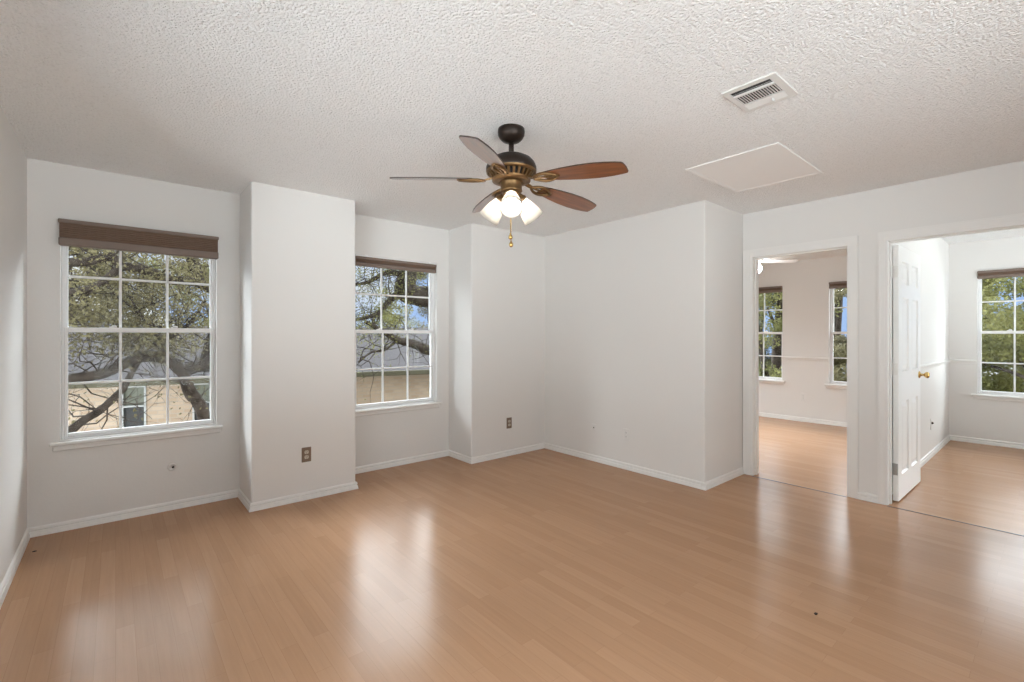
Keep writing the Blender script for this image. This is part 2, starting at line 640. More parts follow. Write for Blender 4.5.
baseboard('baseboard_left', [((XL, YR), (XL, YB), 1, 1)], 'white baseboard along the left wall')
baseboard('baseboard_back', [((XL, YB), (X1a, YB), 1, 1), ((X1b, YB), (X2a, YB), 1, 1)], 'white baseboard below the two brown-shaded windows')
baseboard('baseboard_pier', [((X1a, YB), (X1a, YF), 1, -1), ((X1a, YF), (X1b, YF), -1, -1), ((X1b, YF), (X1b, YB), -1, 1)],
          'white baseboard wrapping the pier between the windows')
baseboard('baseboard_corner', [((X2a, YB), (X2a, YF), 1, -1), ((X2a, YF), (XC, YF), -1, 1)], 'white baseboard along the corner pier by the second window')
baseboard('baseboard_closet', [((XC, YF), (XC, YC), 1, -1), ((XC, YC), (XD, YC), -1, 0)], 'white baseboard along the closet wall and its short return')
baseboard('baseboard_right', [((XD, D1[0] - 0.075), (XD, D2[1] + 0.062), 0, 0), ((XD, D2[0] - 0.062), (XD, YR), 0, 1)],
          'white baseboard between the two doorways')
baseboard('baseboard_east', [((XE, YB), (XE, YP1), 1, 1), ((XE, YP0), (XE, YR), 1, 1)], 'white baseboard below the bedroom windows')
baseboard('baseboard_partition', [((XD2, YP0), (XE, YP0), 0, 1)], 'white baseboard behind the open panel door')

# chair rails in the bedrooms
RPROF = [(0.0, 0.0), (0.008, 0.004), (0.012, 0.02), (0.02, 0.03), (0.02, 0.042), (0.0, 0.05)]
WZs = sorted(WIN_X)
mb = MB()
for a, b in ((YB, WIN_X[0] + WW), (WIN_X[0], WIN_X[1] + WW), (WIN_X[1], YP1)):
    sweep(mb, (XE, a), (XE, b), 0, 0, RPROF, 0.925)
struct('trim_1', mb, M['trim'], 'thin white chair rail on the far wall seen through the narrow doorway', 'chair rail')
mb = sweep(MB(), (XD2, YP0), (XE, YP0), 0, 1, RPROF, 0.955)
for a, b in ((YP0, WIN_X[2] + WW), (WIN_X[2], YR)):
    sweep(mb, (XE, a), (XE, b), 0, 0, RPROF, 0.955)
struct('trim_2', mb, M['trim'], 'white chair rail on the bedroom wall behind the open panel door', 'chair rail')

# dark transition strips in the doorways
struct('trim_3', MB().box(XD - 0.034, XD - 0.019, D1[0], D1[1], 0.0, 0.002), M['strip'], 'thin dark floor joint under the narrow doorway', 'threshold')
struct('trim_4', MB().box(XD - 0.034, XD - 0.019, D2[0], D2[1], 0.0, 0.002), M['strip'], 'thin dark floor joint under the doorway with the open panel door', 'threshold')


# door frames: casing on both faces, jamb lining, stop
def door_frame(name, y0, y1, cw0, cw1, stop_x, label):
    root = thing(name, label, 'door frame', (XD, (y0 + y1) / 2, 0), kind='structure')
    L = Matrix.Translation((-XD, -(y0 + y1) / 2, 0))
    top = 0.074
    for side, face, name_ in ((-1, XD, 'casing'), (1, XD2, 'casing')):
        mb = MB()
        # stepped casing: three layers getting thinner towards the opening
        for k, (i0, i1, th) in enumerate(((0.06, 0.35, 0.009), (0.35, 0.78, 0.013), (0.78, 1.0, 0.017))):
            xx0, xx1 = (face, face + side * th)
            o0a, o1a = cw0 * i0, cw0 * i1
            o0b, o1b = cw1 * i0, cw1 * i1
            t0, t1 = top * i0, top * i1
            mb.box(xx0, xx1, y0 - o1a, y0 - o0a, 0, DZ + t1, L)
            mb.box(xx0, xx1, y1 + o0b, y1 + o1b, 0, DZ + t1, L)
            mb.box(xx0, xx1, y0 - o0a, y1 + o0b, DZ + t0, DZ + t1, L)
        mb.build(name_, M['trim'], root)
    jb = MB()
    jb.box(XD - 0.002, XD2 + 0.002, y0 - JT, y0, 0, DZ + JT, L)
    jb.box(XD - 0.002, XD2 + 0.002, y1, y1 + JT, 0, DZ + JT, L)
    jb.box(XD - 0.002, XD2 + 0.002, y0, y1, DZ, DZ + JT, L)
    jb.build('jamb', M['trim'], root)
    st = MB()
    s0, s1 = stop_x, stop_x + 0.032
    st.box(s0, s1, y0, y0 + 0.010, 0, DZ, L)
    st.box(s0, s1, y1 - 0.010, y1, 0, DZ, L)
    st.box(s0, s1, y0 + 0.010, y1 - 0.010, DZ - 0.010, DZ, L)
    st.build('door_stop', M['trim'], root)
    return root


fr1 = door_frame('trim_5', D1[0], D1[1], 0.075, 0.088, XD + 0.04, 'white cased frame around the narrow doorway beside the closet wall')
fr2 = door_frame('trim_6', D2[0], D2[1], 0.062, 0.062, XD + 0.04, 'white cased frame around the wide doorway with the open panel door')
# hinge leaf stubs left on the narrow frame (its strike side)
mb = MB().box(XD + 0.076, XD + 0.105, D1[0], D1[0] + 0.002, 0.95, 1.01, Matrix.Translation((-XD, -(D1[0] + D1[1]) / 2, 0)))
mb.build('strike_plate', M['brass'], fr1)


# ------------------------------------------------------------------ windows
def make_window(name, label, loc, rz, w=WW, z0=WZ0, z1=WZ1, mid=1.337, cols=3):
    """local frame: x along the wall, y outwards, z up from the sill"""
    h = z1 - z0
    root = thing(name, label, 'window', loc, rz, kind='structure')
    f = MB()
    fy0, fy1, fw = 0.05, 0.125, 0.014
    f.bbox(0, fw, fy0, fy1, 0, h)
    f.bbox(w - fw, w, fy0, fy1, 0, h)
    f.bbox(fw, w - fw, fy0, fy1, 0, fw)
    f.bbox(fw, w - fw, fy0, fy1, h - fw, h)
    f.bbox(fw - .002, fw + .006, fy0 + .008, fy0 + .02, fw, h - fw)
    f.bbox(w - fw - .006, w - fw + .002, fy0 + .008, fy0 + .02, fw, h - fw)
    f.build('frame', M['vinyl'], root)
    zm = mid - z0

    def sash(nm, ya, yb, za, zb, rb, rt, mun):
        s = MB()
        st = 0.019
        xa, xb = fw, w - fw
        s.bbox(xa, xa + st, ya, yb, za, zb)
        s.bbox(xb - st, xb, ya, yb, za, zb)
        s.bbox(xa + st, xb - st, ya, yb, za, za + rb)
        s.bbox(xa + st, xb - st, ya, yb, zb - rt, zb)
        ga, gb, gz0, gz1 = xa + st, xb - st, za + rb, zb - rt
        yc = (ya + yb) / 2
        for i in range(1, cols):
            xm = ga + (gb - ga) * i / cols
            s.bbox(xm - .008, xm + .008, yc - .009, yc + .009, gz0, gz1, .004)
        s.bbox(ga, gb, yc - .009, yc + .009, mun - .008, mun + .008, .004)
        o = s.build(nm, M['vinyl'], root)
        g = MB().box(ga - .004, gb + .004, yc - .001, yc + .001, gz0 - .004, gz1 + .004)
        g.build('window_pane', M['glass'], o)
        return o
    zu = 1.705 - z0
    sash('upper_sash', 0.090, 0.118, zm - 0.016, h - fw, 0.030, 0.025, zu)
    lo = sash('lower_sash', 0.056, 0.086, fw, zm + 0.018, 0.026, 0.034, 0.972 - z0)
    for fx in (0.3, 0.7):
        lkb = MB()
        lkb.bbox(w * fx - .022, w * fx + .022, 0.058, 0.084, zm + .018, zm + .026, .003)
        lkb.bbox(w * fx - .008, w * fx + .02, 0.050, 0.062, zm + .022, zm + .034, .003)
        lkb.build('sash_lock', M['vinyl'], lo)
    # stool with a small apron moulding under it
    s = MB()
    s.bbox(-0.052, w + 0.04, -0.045, 0.0, -0.024, -0.001, .006)
    s.box(0, w, 0.0, 0.052, -0.0005, 0.003)
    s.bbox(-0.038, w + 0.026, -0.022, 0.0, -0.060, -0.024, .006)
    s.build('sill', M['trim'], root)
    return root


make_window('window_1', 'six-over-six white sash window with the outside-mounted brown shade, left wall corner', (WIN_Y[0], YB, WZ0), 0)
make_window('window_2', 'six-over-six white sash window between the two piers', (WIN_Y[1], YB, WZ0), 0)
for k, lab in ((0, 'white sash window seen at the left of the narrow doorway'),
               (1, 'white sash window cut off by the right jamb of the narrow doorway'),
               (2, 'white sash window in the bedroom beyond the open panel door')):
    make_window('window_%d' % (k + 3), lab, (XE, WIN_X[k] + WW, WZ0), -math.pi / 2)
make_window('window_6', 'wide white sash window added unseen in the left wall behind the viewer to let in light', (XL, -0.6, 0.4), math.pi / 2, w=3.0, z0=0.4, z1=2.15, mid=1.43, cols=5)  # not in view; added so light from the left fills the room


make_window('window_7', 'wide white sash window added unseen in the rear wall of the main room to let in light', (2.1, YR, 0.35), math.pi, w=2.4, z0=0.35, z1=2.2, mid=1.43, cols=4)  # added out of view, lets light from behind reach walls and ceiling
make_window('window_9', 'wide white sash window added unseen in the back wall of the bedroom beyond the narrow doorway to let in light', (5.1, YB, 0.4), 0, w=2.4, z0=0.4, z1=2.15, mid=1.43, cols=4)  # invented opening that brightens this bedroom
make_window('window_8', 'wide white sash window added unseen in the rear wall of the bedroom with the open door to let in light', (7.4, YR, 0.5), math.pi, w=2.4, z0=0.5, z1=2.15, mid=1.43, cols=4)  # unseen, put in to light the panel door and its bedroom


# ------------------------------------------------------------------ cellular shades
def make_shade(label, loc, rz, x0, x1, zt, zb, y0, y1, head, rail, pleats, name='window_shade'):
    """raised shade: head rail, pleated stack, bottom rail. z measured from the sill"""
    root = thing(name, label, 'window shade', loc, rz, 'raised brown window shades')
    MB().bbox(x0, x1, y0, y1, zt - head, zt, .004).build('head_rail', M['shade_rail'], root)
    st = MB()
    za, zc = zb + rail, zt - head
    poly_f, poly_b = [], []
    n = pleats * 2
    rec = .006 if pleats > 4 else .001
    for i in range(n + 1):
        z = za + (zc - za) * i / n
        o = 0.006 if i % 2 else 0.0
        poly_f.append((y0 + rec + o, z))
        poly_b.append((y1 - rec - o, z))
    poly = poly_f + poly_b[::-1]
    k = len(poly)
    v = [(x0 + .006, a, b) for a, b in poly] + [(x1 - .006, a, b) for a, b in poly]
    st.add(v, [tuple(range(k)), tuple(range(2 * k - 1, k - 1, -1))] + [(i, (i + 1) % k, (i + 1) % k + k, i + k) for i in range(k)])
    st.build('pleated_stack', M['shade_fabric'], root)
    br_ = MB().bbox(x0 + .002, x1 - .002, y0 + .002, y1 - .002, zb, zb + rail, .006)
    br_.build('bottom_rail', M['shade_rail'], root)
    return root


make_shade('deep brown pleated shade raised above the left window, mounted outside its recess',
           (WIN_Y[0], YB, WZ0), 0, -0.008, 0.893, 1.472, 1.300, -0.062, -0.003, 0.024, 0.052, 7)
make_shade('brown shade raised tight in the recess of the window between the piers',
           (WIN_Y[1], YB, WZ0), 0, 0.006, 0.879, 1.456, 1.366, -0.006, 0.040, 0.026, 0.036, 3)
trk = MB().bbox(0.004, 0.881, -0.004, 0.030, 1.457, 1.468, .002)
for cx_ in (0.09, 0.78):
    trk.bbox(cx_, cx_ + .03, -0.010, 0.004, 1.458, 1.476, .002)
sh2 = [o for o in C.objects if o.name == 'window_shade.001'][0]
trk.build('mounting_track', M['vinyl'], sh2)
for k, lab in ((0, 'dark brown raised shade on the window at the left of the narrow doorway'),
               (1, 'dark brown raised shade on the window cut off by the narrow doorway jamb'),
               (2, 'brown raised shade on the window beyond the open panel door')):
    make_shade(lab, (XE, WIN_X[k] + WW, WZ0), -math.pi / 2, 0.003, 0.882, 1.478, 1.385, -0.03, 0.04, 0.03, 0.034, 3)


# ------------------------------------------------------------------ six-panel door, open into the bedroom
def panel_face(mb, L, W, H, y, sgn, panels):
    """one face of a panel door at depth y; sgn points outwards"""
    xs = sorted({0, W} | {p[0] for p in panels} | {p[1] for p in panels})
    zs = sorted({0, H} | {p[2] for p in panels} | {p[3] for p in panels})
    for i in range(len(xs) - 1):
        for j in range(len(zs) - 1):
            a, b, c, d = xs[i], xs[i + 1], zs[j], zs[j + 1]
            if any(abs(p[0] - a) < 1e-6 and abs(p[2] - c) < 1e-6 and abs(p[1] - b) < 1e-6 and abs(p[3] - d) < 1e-6 for p in panels):
                rings = [(0, 0), (0.007, -0.014), (0.018, -0.015), (0.046, -0.004)]
                v = []
                for ins, dep in rings:
                    yy = y + sgn * dep
                    v += [(a + ins, yy, c + ins), (b - ins, yy, c + ins), (b - ins, yy, d - ins), (a + ins, yy, d - ins)]
                f = []
                for r in range(len(rings) - 1):
                    for k in range(4):
                        k2 = (k + 1) % 4
                        f.append((r * 4 + k, r * 4 + k2, r * 4 + 4 + k2, r * 4 + 4 + k))
                q = (len(rings) - 1) * 4
                f.append((q, q + 1, q + 2, q + 3))
                mb.add(v, f, L)
            else:
                mb.add([(a, y, c), (b, y, c), (b, y, d), (a, y, d)], [(0, 1, 2, 3)], L)


door = thing('door_1', 'white six-panel door standing open into the bedroom, brass knob', 'door', (4.634, 0.857, 0.012), math.radians(-0.8), kind='structure')
DW, DH, DT = 0.79, 1.992, 0.035
sx, mxw = 0.105, 0.10
pw = (DW - 2 * sx - mxw) / 2
cols_ = ((sx, sx + pw), (sx + pw + mxw, DW - sx))
rows_ = ((0.19, 0.765), (1.00, 1.59), (1.695, 1.875))
panels = [(c0, c1, r0, r1) for c0, c1 in cols_ for r0, r1 in rows_]
mb = MB()
panel_face(mb, None, DW, DH, -DT, -1, panels)
panel_face(mb, None, DW, DH, 0, 1, panels)
for quad in ([(0, -DT, 0), (0, 0, 0), (0, 0, DH), (0, -DT, DH)], [(DW, -DT, 0), (DW, 0, 0), (DW, 0, DH), (DW, -DT, DH)],
             [(0, -DT, 0), (DW, -DT, 0), (DW, 0, 0), (0, 0, 0)], [(0, -DT, DH), (DW, -DT, DH), (DW, 0, DH), (0, 0, DH)]):
    mb.add(quad, [(0, 1, 2, 3)])
mb.build('door_leaf', M['doorwhite'], door)
for sgn, y in ((-1, -DT), (1, 0)):
    kb = MB()
    Mk = T(DW - 0.062, y, 0.945) @ Rx(math.radians(90 if sgn < 0 else -90))
    kb.lathe([(0.0, 0.0), (0.031, 0.0), (0.031, 0.004), (0.024, 0.009), (0.011, 0.012), (0.010, 0.032), (0.020, 0.040), (0.027, 0.050),
              (0.027, 0.058), (0.020, 0.068), (0.0, 0.071)], 24, Mk)
    kb.build('door_knob', M['brass'], door)
for hz in (0.20, 0.98, 1.74):
    hb = MB()
    hb.lathe([(0, 0), (0.006, 0.0), (0.006, 0.09), (0, 0.09)], 12, T(-0.012, 0.012, hz))
    hb.box(-0.002, 0.0, -0.030, 0.010, hz, hz + 0.09)
    hb.box(-0.012, -0.002, 0.010, 0.0125, hz, hz + 0.09)
    for q in (0.015, 0.045, 0.075):
        hb.lathe([(0, 0), (0.004, 0), (0.003, 0.0015), (0, 0.002)], 10, T(-0.002, -0.016, hz + q) @ Ry(-math.pi / 2))
    hb.build('hinge', M['nickel'] if hz == 0.20 else M['trim'], door)


# ------------------------------------------------------------------ ceiling fan
FD = 2.585
fc, fs = math.cos(YAW), math.sin(YAW)
FX, FY = FD * fc - 0.004 * fs, FD * fs + 0.004 * fc
fan = thing('ceiling_fan', 'five-blade bronze and walnut ceiling fan with three lit frosted shades', 'ceiling fan', (FX, FY, CH), YAW - math.pi / 2)


def zf(z): return z - CH


cb = MB().lathe([(0, zf(2.44)), (0.073, zf(2.44)), (0.0745, zf(2.425)), (0.072, zf(2.405)), (0.064, zf(2.390)), (0.050, zf(2.376)),
                 (0.030, zf(2.367)), (0.016, zf(2.365)), (0, zf(2.365))], 40)
cb.build('canopy', M['bronze'], fan)
MB().tube([(0, 0, zf(2.375)), (0, 0, zf(2.285))], 0.0142, 20).build('downrod', M['bronze'], fan)
hb = MB().lathe([(0, zf(2.294)), (0.05, zf(2.292)), (0.085, zf(2.285)), (0.112, zf(2.271)), (0.130, zf(2.251)), (0.139, zf(2.229)), (0.140, zf(2.209)),
                 (0.136, zf(2.203)), (0.130, zf(2.201)), (0, zf(2.201))], 48)
hb.build('motor_housing', M['bronze'], fan)
# vented lower bell: a ring of ribs over a dark core
MB().lathe([(0, zf(2.202)), (0.112, zf(2.202)), (0.086, zf(2.162)), (0, zf(2.162))], 40).build('motor_core', M['black'], fan)
rb = MB()
NR = 26
for i in range(NR):
    a = 2 * math.pi * i / NR
    ML = Rz(a)
    rb.add([(0.132, -.0075, zf(2.204)), (0.132, .0075, zf(2.204)), (0.100, .0055, zf(2.155)), (0.100, -.0055, zf(2.155)),
            (0.122, -.0075, zf(2.206)), (0.122, .0075, zf(2.206)), (0.090, .0055, zf(2.160)), (0.090, -.0055, zf(2.160))],
           [(0, 1, 2, 3), (7, 6, 5, 4), (0, 3, 7, 4), (1, 5, 6, 2), (0, 4, 5, 1), (3, 2, 6, 7)], ML)
rb.lathe([(0.106, zf(2.165)), (0.106, zf(2.152)), (0.058, zf(2.146)), (0.058, zf(2.165)), (0.106, zf(2.165))], 48)
rb.lathe([(0.139, zf(2.208)), (0.137, zf(2.196)), (0.125, zf(2.194)), (0.123, zf(2.206)), (0.139, zf(2.208))], 48)
rb.build('vent_ring', M['antique'], fan)

# switch housing and light fitter
MB().lathe([(0, zf(2.150)), (0.060, zf(2.150)), (0.062, zf(2.142)), (0.059, zf(2.136)), (0.059, zf(2.104)), (0.062, zf(2.099)), (0.056, zf(2.091)), (0, zf(2.091))],
           40).build('switch_housing', M['antique'], fan)
fit = MB().lathe([(0, zf(2.093)), (0.052, zf(2.093)), (0.050, zf(2.078)), (0.036, zf(2.060)), (0.016, zf(2.048)), (0, zf(2.046))], 32)
SH_AZ = (270, 30, 150)
TILT = math.radians(42)
for az in SH_AZ:
    a = math.radians(az)
    Ms = Rz(a) @ T(0.052, 0, zf(2.072)) @ Ry(math.pi - TILT)       # local +z runs down and outwards
    fit.lathe([(0, -0.012), (0.020, -0.012), (0.024, 0.0), (0.033, 0.010), (0.034, 0.022), (0.030, 0.024), (0, 0.024)], 24, Ms)
fit.build('light_fitter', M['antique'], fan)
lamp_i = 0
for az in SH_AZ:
    a = math.radians(az)
    Ms = Rz(a) @ T(0.052, 0, zf(2.072)) @ Ry(math.pi - TILT)
    sh = MB()
    outer = [(0.029, 0.016), (0.032, 0.030), (0.040, 0.052), (0.048, 0.076), (0.054, 0.100), (0.0585, 0.124), (0.062, 0.146)]
    inner = [(r - 0.003, z) for r, z in outer]
    sh.lathe(outer + inner[::-1] + [outer[0]], 36, Ms)
    so = sh.build('lamp_shade', M['frosted'], fan)
    bu = MB()
    bu.lathe([(0, 0.026), (0.012, 0.026), (0.013, 0.040), (0.022, 0.056), (0.027, 0.072), (0.025, 0.086), (0.016, 0.098), (0, 0.103)], 24, Ms)
    bu.build('bulb', M['bulb'], so)

# pull chains
for k, (px, py, z1, z0) in enumerate(((-0.004, -0.055, 2.09, 1.853), (-0.001, -0.035, 2.09, 1.816))):
    ch = MB()
    ch.tube([(px, py, zf(z1)), (px, py, zf(z0))], 0.0016, 6)
    zz = z0
    while zz < z1:
        ch.lathe([(0, -0.0022), (0.0022, 0), (0, 0.0022)], 6, T(px, py, zf(zz)))
        zz += 0.008
    co = ch.build('pull_chain', M['brass'], fan)
    fb = MB().lathe([(0, 0.004), (0.004, 0.002), (0.005, -0.006), (0.010, -0.014), (0.012, -0.022), (0.009, -0.030), (0.004, -0.034), (0, -0.035)], 16, T(px, py, zf(z0)))
    fb.build('chain_fob', M['brass'], co)

# blades with scrolled irons
HUBZ = 2.160


def blade_outline():
    up = [(0.215, 0.034), (0.26, 0.043), (0.33, 0.054), (0.42, 0.063), (0.50, 0.065), (0.57, 0.060), (0.625, 0.051)]
    pts = [(x, -y) for x, y in up] + [(0.650, -0.044), (0.657, -0.036), (0.663, 0.0), (0.660, 0.036), (0.654, 0.044)] + [(x, y) for x, y in reversed(up)]
    return pts


PITCH = math.radians(-14)
for az in (254, 326, 38, 110, 182):
    a = math.radians(az)
    ux, uy = math.cos(a), math.sin(a)
    slope = -0.047 * ux + 0.015 * uy - 0.050
    Mb = T(0, 0, zf(HUBZ)) @ Rz(a) @ Ry(-math.atan(slope)) @ Rx(PITCH)
    bl = MB().prism(blade_outline(), 0.0, 0.007)
    bo = bl.build('blade', M['walnut'], fan)
    bo.matrix_basis = Mb
    bo.data.materials.append(M['blade_edge'])
    for p_ in bo.data.polygons:
        if len(p_.vertices) == 4:
            p_.material_index = 1
    ir = MB()
    # arm from the hub, forking into a loop under the blade
    ir.add([(0.075, -.016, 0.012), (0.075, .016, 0.012), (0.15, .010, -.006), (0.15, -.010, -.006),
            (0.075, -.016, 0.020), (0.075, .016, 0.020), (0.15, .010, 0.002), (0.15, -.010, 0.002)],
           [(3, 2, 1, 0), (4, 5, 6, 7), (0, 1, 5, 4), (2, 3, 7, 6), (1, 2, 6, 5), (3, 0, 4, 7)])
    for sg in (-1, 1):
        pts = []
        for i in range(13):
            t = i / 12
            ang = t * math.pi
            pts.append((0.145 + 0.145 * t, sg * (0.030 * math.sin(ang) ** 0.8 + 0.004), -0.004))
        ir.tube(pts, [0.007 + 0.002 * math.sin(math.pi * i / 12) for i in range(13)], 8)
    ir.box(0.14, 0.30, -0.006, 0.006, -0.006, 0.0)
    for sx_ in (0.225, 0.27):
        ir.lathe([(0, -0.010), (0.006, -0.009), (0.007, -0.004), (0, -0.004)], 10, T(sx_, 0, 0))
    ir.build('blade_iron', M['antique'], bo)

# white fan in the bedroom beyond the narrow doorway
wf = thing('ceiling_fan', 'white close-mounted ceiling fan with a globe light in the bedroom beyond the narrow doorway', 'ceiling fan', (6.25, 2.535, CH), 0)
MB().lathe([(0, 0), (0.07, 0), (0.07, -0.03), (0.035, -0.05), (0.02, -0.06), (0.02, -0.09), (0, -0.09)], 36).build('canopy', M['whitefan'], wf)
MB().lathe([(0, -0.085), (0.07, -0.09), (0.12, -0.11), (0.13, -0.15), (0.11, -0.19), (0.06, -0.205), (0, -0.205)], 36).build('motor_housing', M['whitefan'], wf)
MB().lathe([(0, -0.205), (0.05, -0.205), (0.055, -0.22), (0.045, -0.24), (0, -0.24)], 28).build('light_fitter', M['whitefan'], wf)
gb = MB().lathe([(0.04, -0.235), (0.055, -0.25), (0.066, -0.28), (0.060, -0.315), (0.04, -0.34), (0, -0.348)], 28)
gob = gb.build('globe_shade', emit('lit_globe', (0.94, 0.97, 1.0), GLOBE_E), wf)
for k in range(5):
    Mb = T(0, 0, -0.195) @ Rz(math.radians(-44 + 72 * k)) @ Rx(math.radians(-11))
    b_ = MB().prism([(0.17, -.045), (0.46, -.062), (0.50, -.05), (0.515, 0), (0.50, .05), (0.46, .062), (0.17, .045)], 0, 0.006, Mb)
    bo = b_.build('blade', M['whitefan'], wf)
    MB().box(0.09, 0.24, -.014, .014, -0.007, 0.0, Mb).build('blade_iron', M['whitefan'], bo)
# ------------------------------------------------------------------ ceiling register and attic hatch
vx0, vx1, vy0, vy1 = 2.172, 2.452, 0.802, 1.036
vent = thing('air_vent', 'white metal air register set in the ceiling near the doorways', 'air vent', ((vx0 + vx1) / 2, (vy0 + vy1) / 2, CH))
L = T(-(vx0 + vx1) / 2, -(vy0 + vy1) / 2, -CH)
f = MB()
zt, zb = CH, CH - 0.007
ix0, ix1, iy0, iy1 = vx0 + .030, vx1 - .028, vy0 + .034, vy1 - .022
for (a, b, c, d) in ((vx0, ix0, vy0, vy1), (ix1, vx1, vy0, vy1), (ix0, ix1, vy0, iy0), (ix0, ix1, iy1, vy1)):
    f.box(a, b, c, d, zb, zt, L)
f.box(ix0 + .044, ix0 + .056, iy0, iy1, zb - .003, zt, L)
f.box(ix0 + .155, ix0 + .165, iy0, iy1, zb - .003, zt, L)
f.build('frame', M['whiteplastic'], vent)
MB().box(ix0, ix1, iy0, iy1, CH - .0015, CH - .0005, L).build('dark_duct_plate', M['duct'], vent)  # dark plate on the ceiling in place of the shaded duct hollow
fins = MB()
NF = 15
for i in range(NF):
    yy = iy0 + (iy1 - iy0) * (i + .5) / NF
    fins.box(ix0 + .056, ix0 + .157, -.0055, .0055, -0.0007, 0.0007, L @ T(0, yy, CH - .007) @ Rx(math.radians(32)))
for k in range(3):
    xx = ix0 + .172 + k * .017
    fins.box(-.008, .008, iy0, iy1, -.0008, .0008, L @ T(xx, 0, CH - .008) @ Ry(math.radians(20)))
fins.box(-.003, .003, iy0, iy1, -.0005, .0005, L @ T(ix0 + .024, 0, CH - .0065) @ Ry(math.radians(-27)))
fins.build('louvers', M['whiteplastic'], vent)
MB().bbox(ix0 + .175, ix0 + .205, (iy0 + iy1) / 2 - .035, (iy0 + iy1) / 2 - .029, CH - .022, CH - .008, .002, L).build('lever', M['whiteplastic'], vent)

hx0, hx1, hy0, hy1 = 2.975, 3.765, 1.080, 1.678
hatch = thing('attic_hatch', 'white attic access panel with a raised moulding, flush in the ceiling', 'attic hatch', ((hx0 + hx1) / 2, (hy0 + hy1) / 2, CH))
L = T(-(hx0 + hx1) / 2, -(hy0 + hy1) / 2, -CH)
M['hatchpaint'] = mat('hatch_paint', (0.88, 0.875, 0.865), 0.6, spec=0.2)
MB().box(hx0 + .028, hx1 - .028, hy0 + .028, hy1 - .028, CH - .005, CH - .0005, L).build('panel', M['hatchpaint'], hatch)
tr_ = MB()
tw = 0.034
for (a, b, c, d) in ((hx0, hx0 + tw, hy0, hy1), (hx1 - tw, hx1, hy0, hy1), (hx0 + tw, hx1 - tw, hy0, hy0 + tw), (hx0 + tw, hx1 - tw, hy1 - tw, hy1)):
    tr_.bbox(a, b, c, d, CH - .007, CH, .003, L)
tr_.build('moulding', M['hatchpaint'], hatch)


# ------------------------------------------------------------------ outlets and wall plates (local: x along wall, -y into the room)
def outlet(label, loc, rz, plate, recep, group=None, name='power_outlet'):
    o = thing(name, label, 'power outlet', loc, rz, group)
    MB().bbox(-.036, .036, -.006, 0.0, -.058, .058, .004).build('cover_plate', plate, o)
    for s in (-1, 1):
        r = MB()
        pts = []
        for i in range(20):
            a = 2 * math.pi * i / 20
            pts.append((.0165 * math.cos(a), max(-.0135, min(.0135, .0175 * math.sin(a)))))
        v = [(x, -.0085, z + s * .0195) for x, z in pts] + [(x, -.005, z + s * .0195) for x, z in pts]
        n = len(pts)
        r.add(v, [tuple(range(n)), tuple(range(2 * n - 1, n - 1, -1))] + [(i, (i + 1) % n, (i + 1) % n + n, i + n) for i in range(n)])
        ro = r.build('receptacle', recep, o)
        sl = MB()
        for dx in (-.006, .006):
            sl.box(dx - .001, dx + .001, -.0089, -.0084, s * .0195 + .001, s * .0195 + .009)
        sl.lathe([(0, 0), (.0025, 0), (0, .0004)], 10, T(0, -.0085, s * .0195 - .006) @ Rx(math.pi / 2))
        sl.build('slots', M['black'], ro)
    MB().lathe([(0, 0), (.003, 0), (.002, .0015), (0, .0018)], 10, T(0, -.006, 0) @ Rx(math.pi / 2)).build('screw', plate, o)
    return o


outlet('brown outlet plate with ivory receptacles low on the pier between the windows', (1.153, YF, 0.356), 0, M['brownplate'], M['ivory'])
outlet('brown outlet plate low on the corner pier right of the second window', (3.250, YF, 0.352), 0, M['brownplate'], M['ivory'])
outlet('white outlet plate low on the closet wall, nearer the doorways', (XC, 2.740, 0.335), -math.pi / 2, M['whiteplastic'], M['whiteplastic'])
outlet('white outlet plate on the far bedroom wall beneath the chair rail', (XE, 2.535, 0.369), -math.pi / 2, M['whiteplastic'], M['whiteplastic'])

jack = thing('cable_jack', 'round white cable jack with a dark hole below the left window', 'cable jack', (0.321, YB, 0.317), 0)
MB().lathe([(0, 0), (.030, 0), (.029, .003), (.018, .006), (.016, .003), (0, .003)], 28, Rx(math.pi / 2)).build('cover_plate', M['whiteplastic'], jack)
MB().lathe([(0, .003), (.008, .003), (.007, .005), (0, .005)], 20, T(.006, 0, -.002) @ Rx(math.pi / 2)).build('socket', M['black'], jack)

pj = thing('phone_jack', 'small white phone jack on the closet wall, nearer the far corner', 'phone jack', (XC, 3.145, 0.345), -math.pi / 2)
MB().bbox(-.030, .030, -.005, 0, -.036, .036, .004).build('cover_plate', M['whiteplastic'], pj)
MB().box(-.007, .007, -.0056, -.0048, -.006, .006).build('socket', M['black'], pj)

hk = thing('cable_jack', 'white coaxial jack with a short dark plug on the wall behind the open panel door', 'cable jack', (6.70, YP0, 0.345), 0)
MB().bbox(-.036, .036, -.005, 0, -.058, .058, .004).build('cover_plate', M['whiteplastic'], hk)
MB().lathe([(0, 0), (.011, 0), (.011, .010), (.006, .018), (0, .018)], 14, T(0, -.004, .012) @ Rx(math.pi / 2)).build('plug', M['black'], hk)


# crumbs on the floor
def crumb(label, x, y, s, seed):
    random.seed(seed)
    n = 9
    poly = [(s * (0.7 + 0.5 * random.random()) * math.cos(2 * math.pi * i / n), s * (0.5 + 0.4 * random.random()) * math.sin(2 * math.pi * i / n)) for i in range(n)]
    b = MB().prism(poly, 0, s * 0.35, smooth=False)
    b.add([(p[0] * .5, p[1] * .5, s * .55) for p in poly], [tuple(range(n))])
    o = tag(b.build('floor_crumb', M['crumb']), label, 'crumb')
    o.location = (x, y, 0)
    return o


crumb('dark crumb lying on open laminate towards the doorways', 2.491, 0.744, 0.010, 3)
crumb('dark crumb lying on the laminate by the left wall corner', -0.372, 4.00, 0.009, 5)

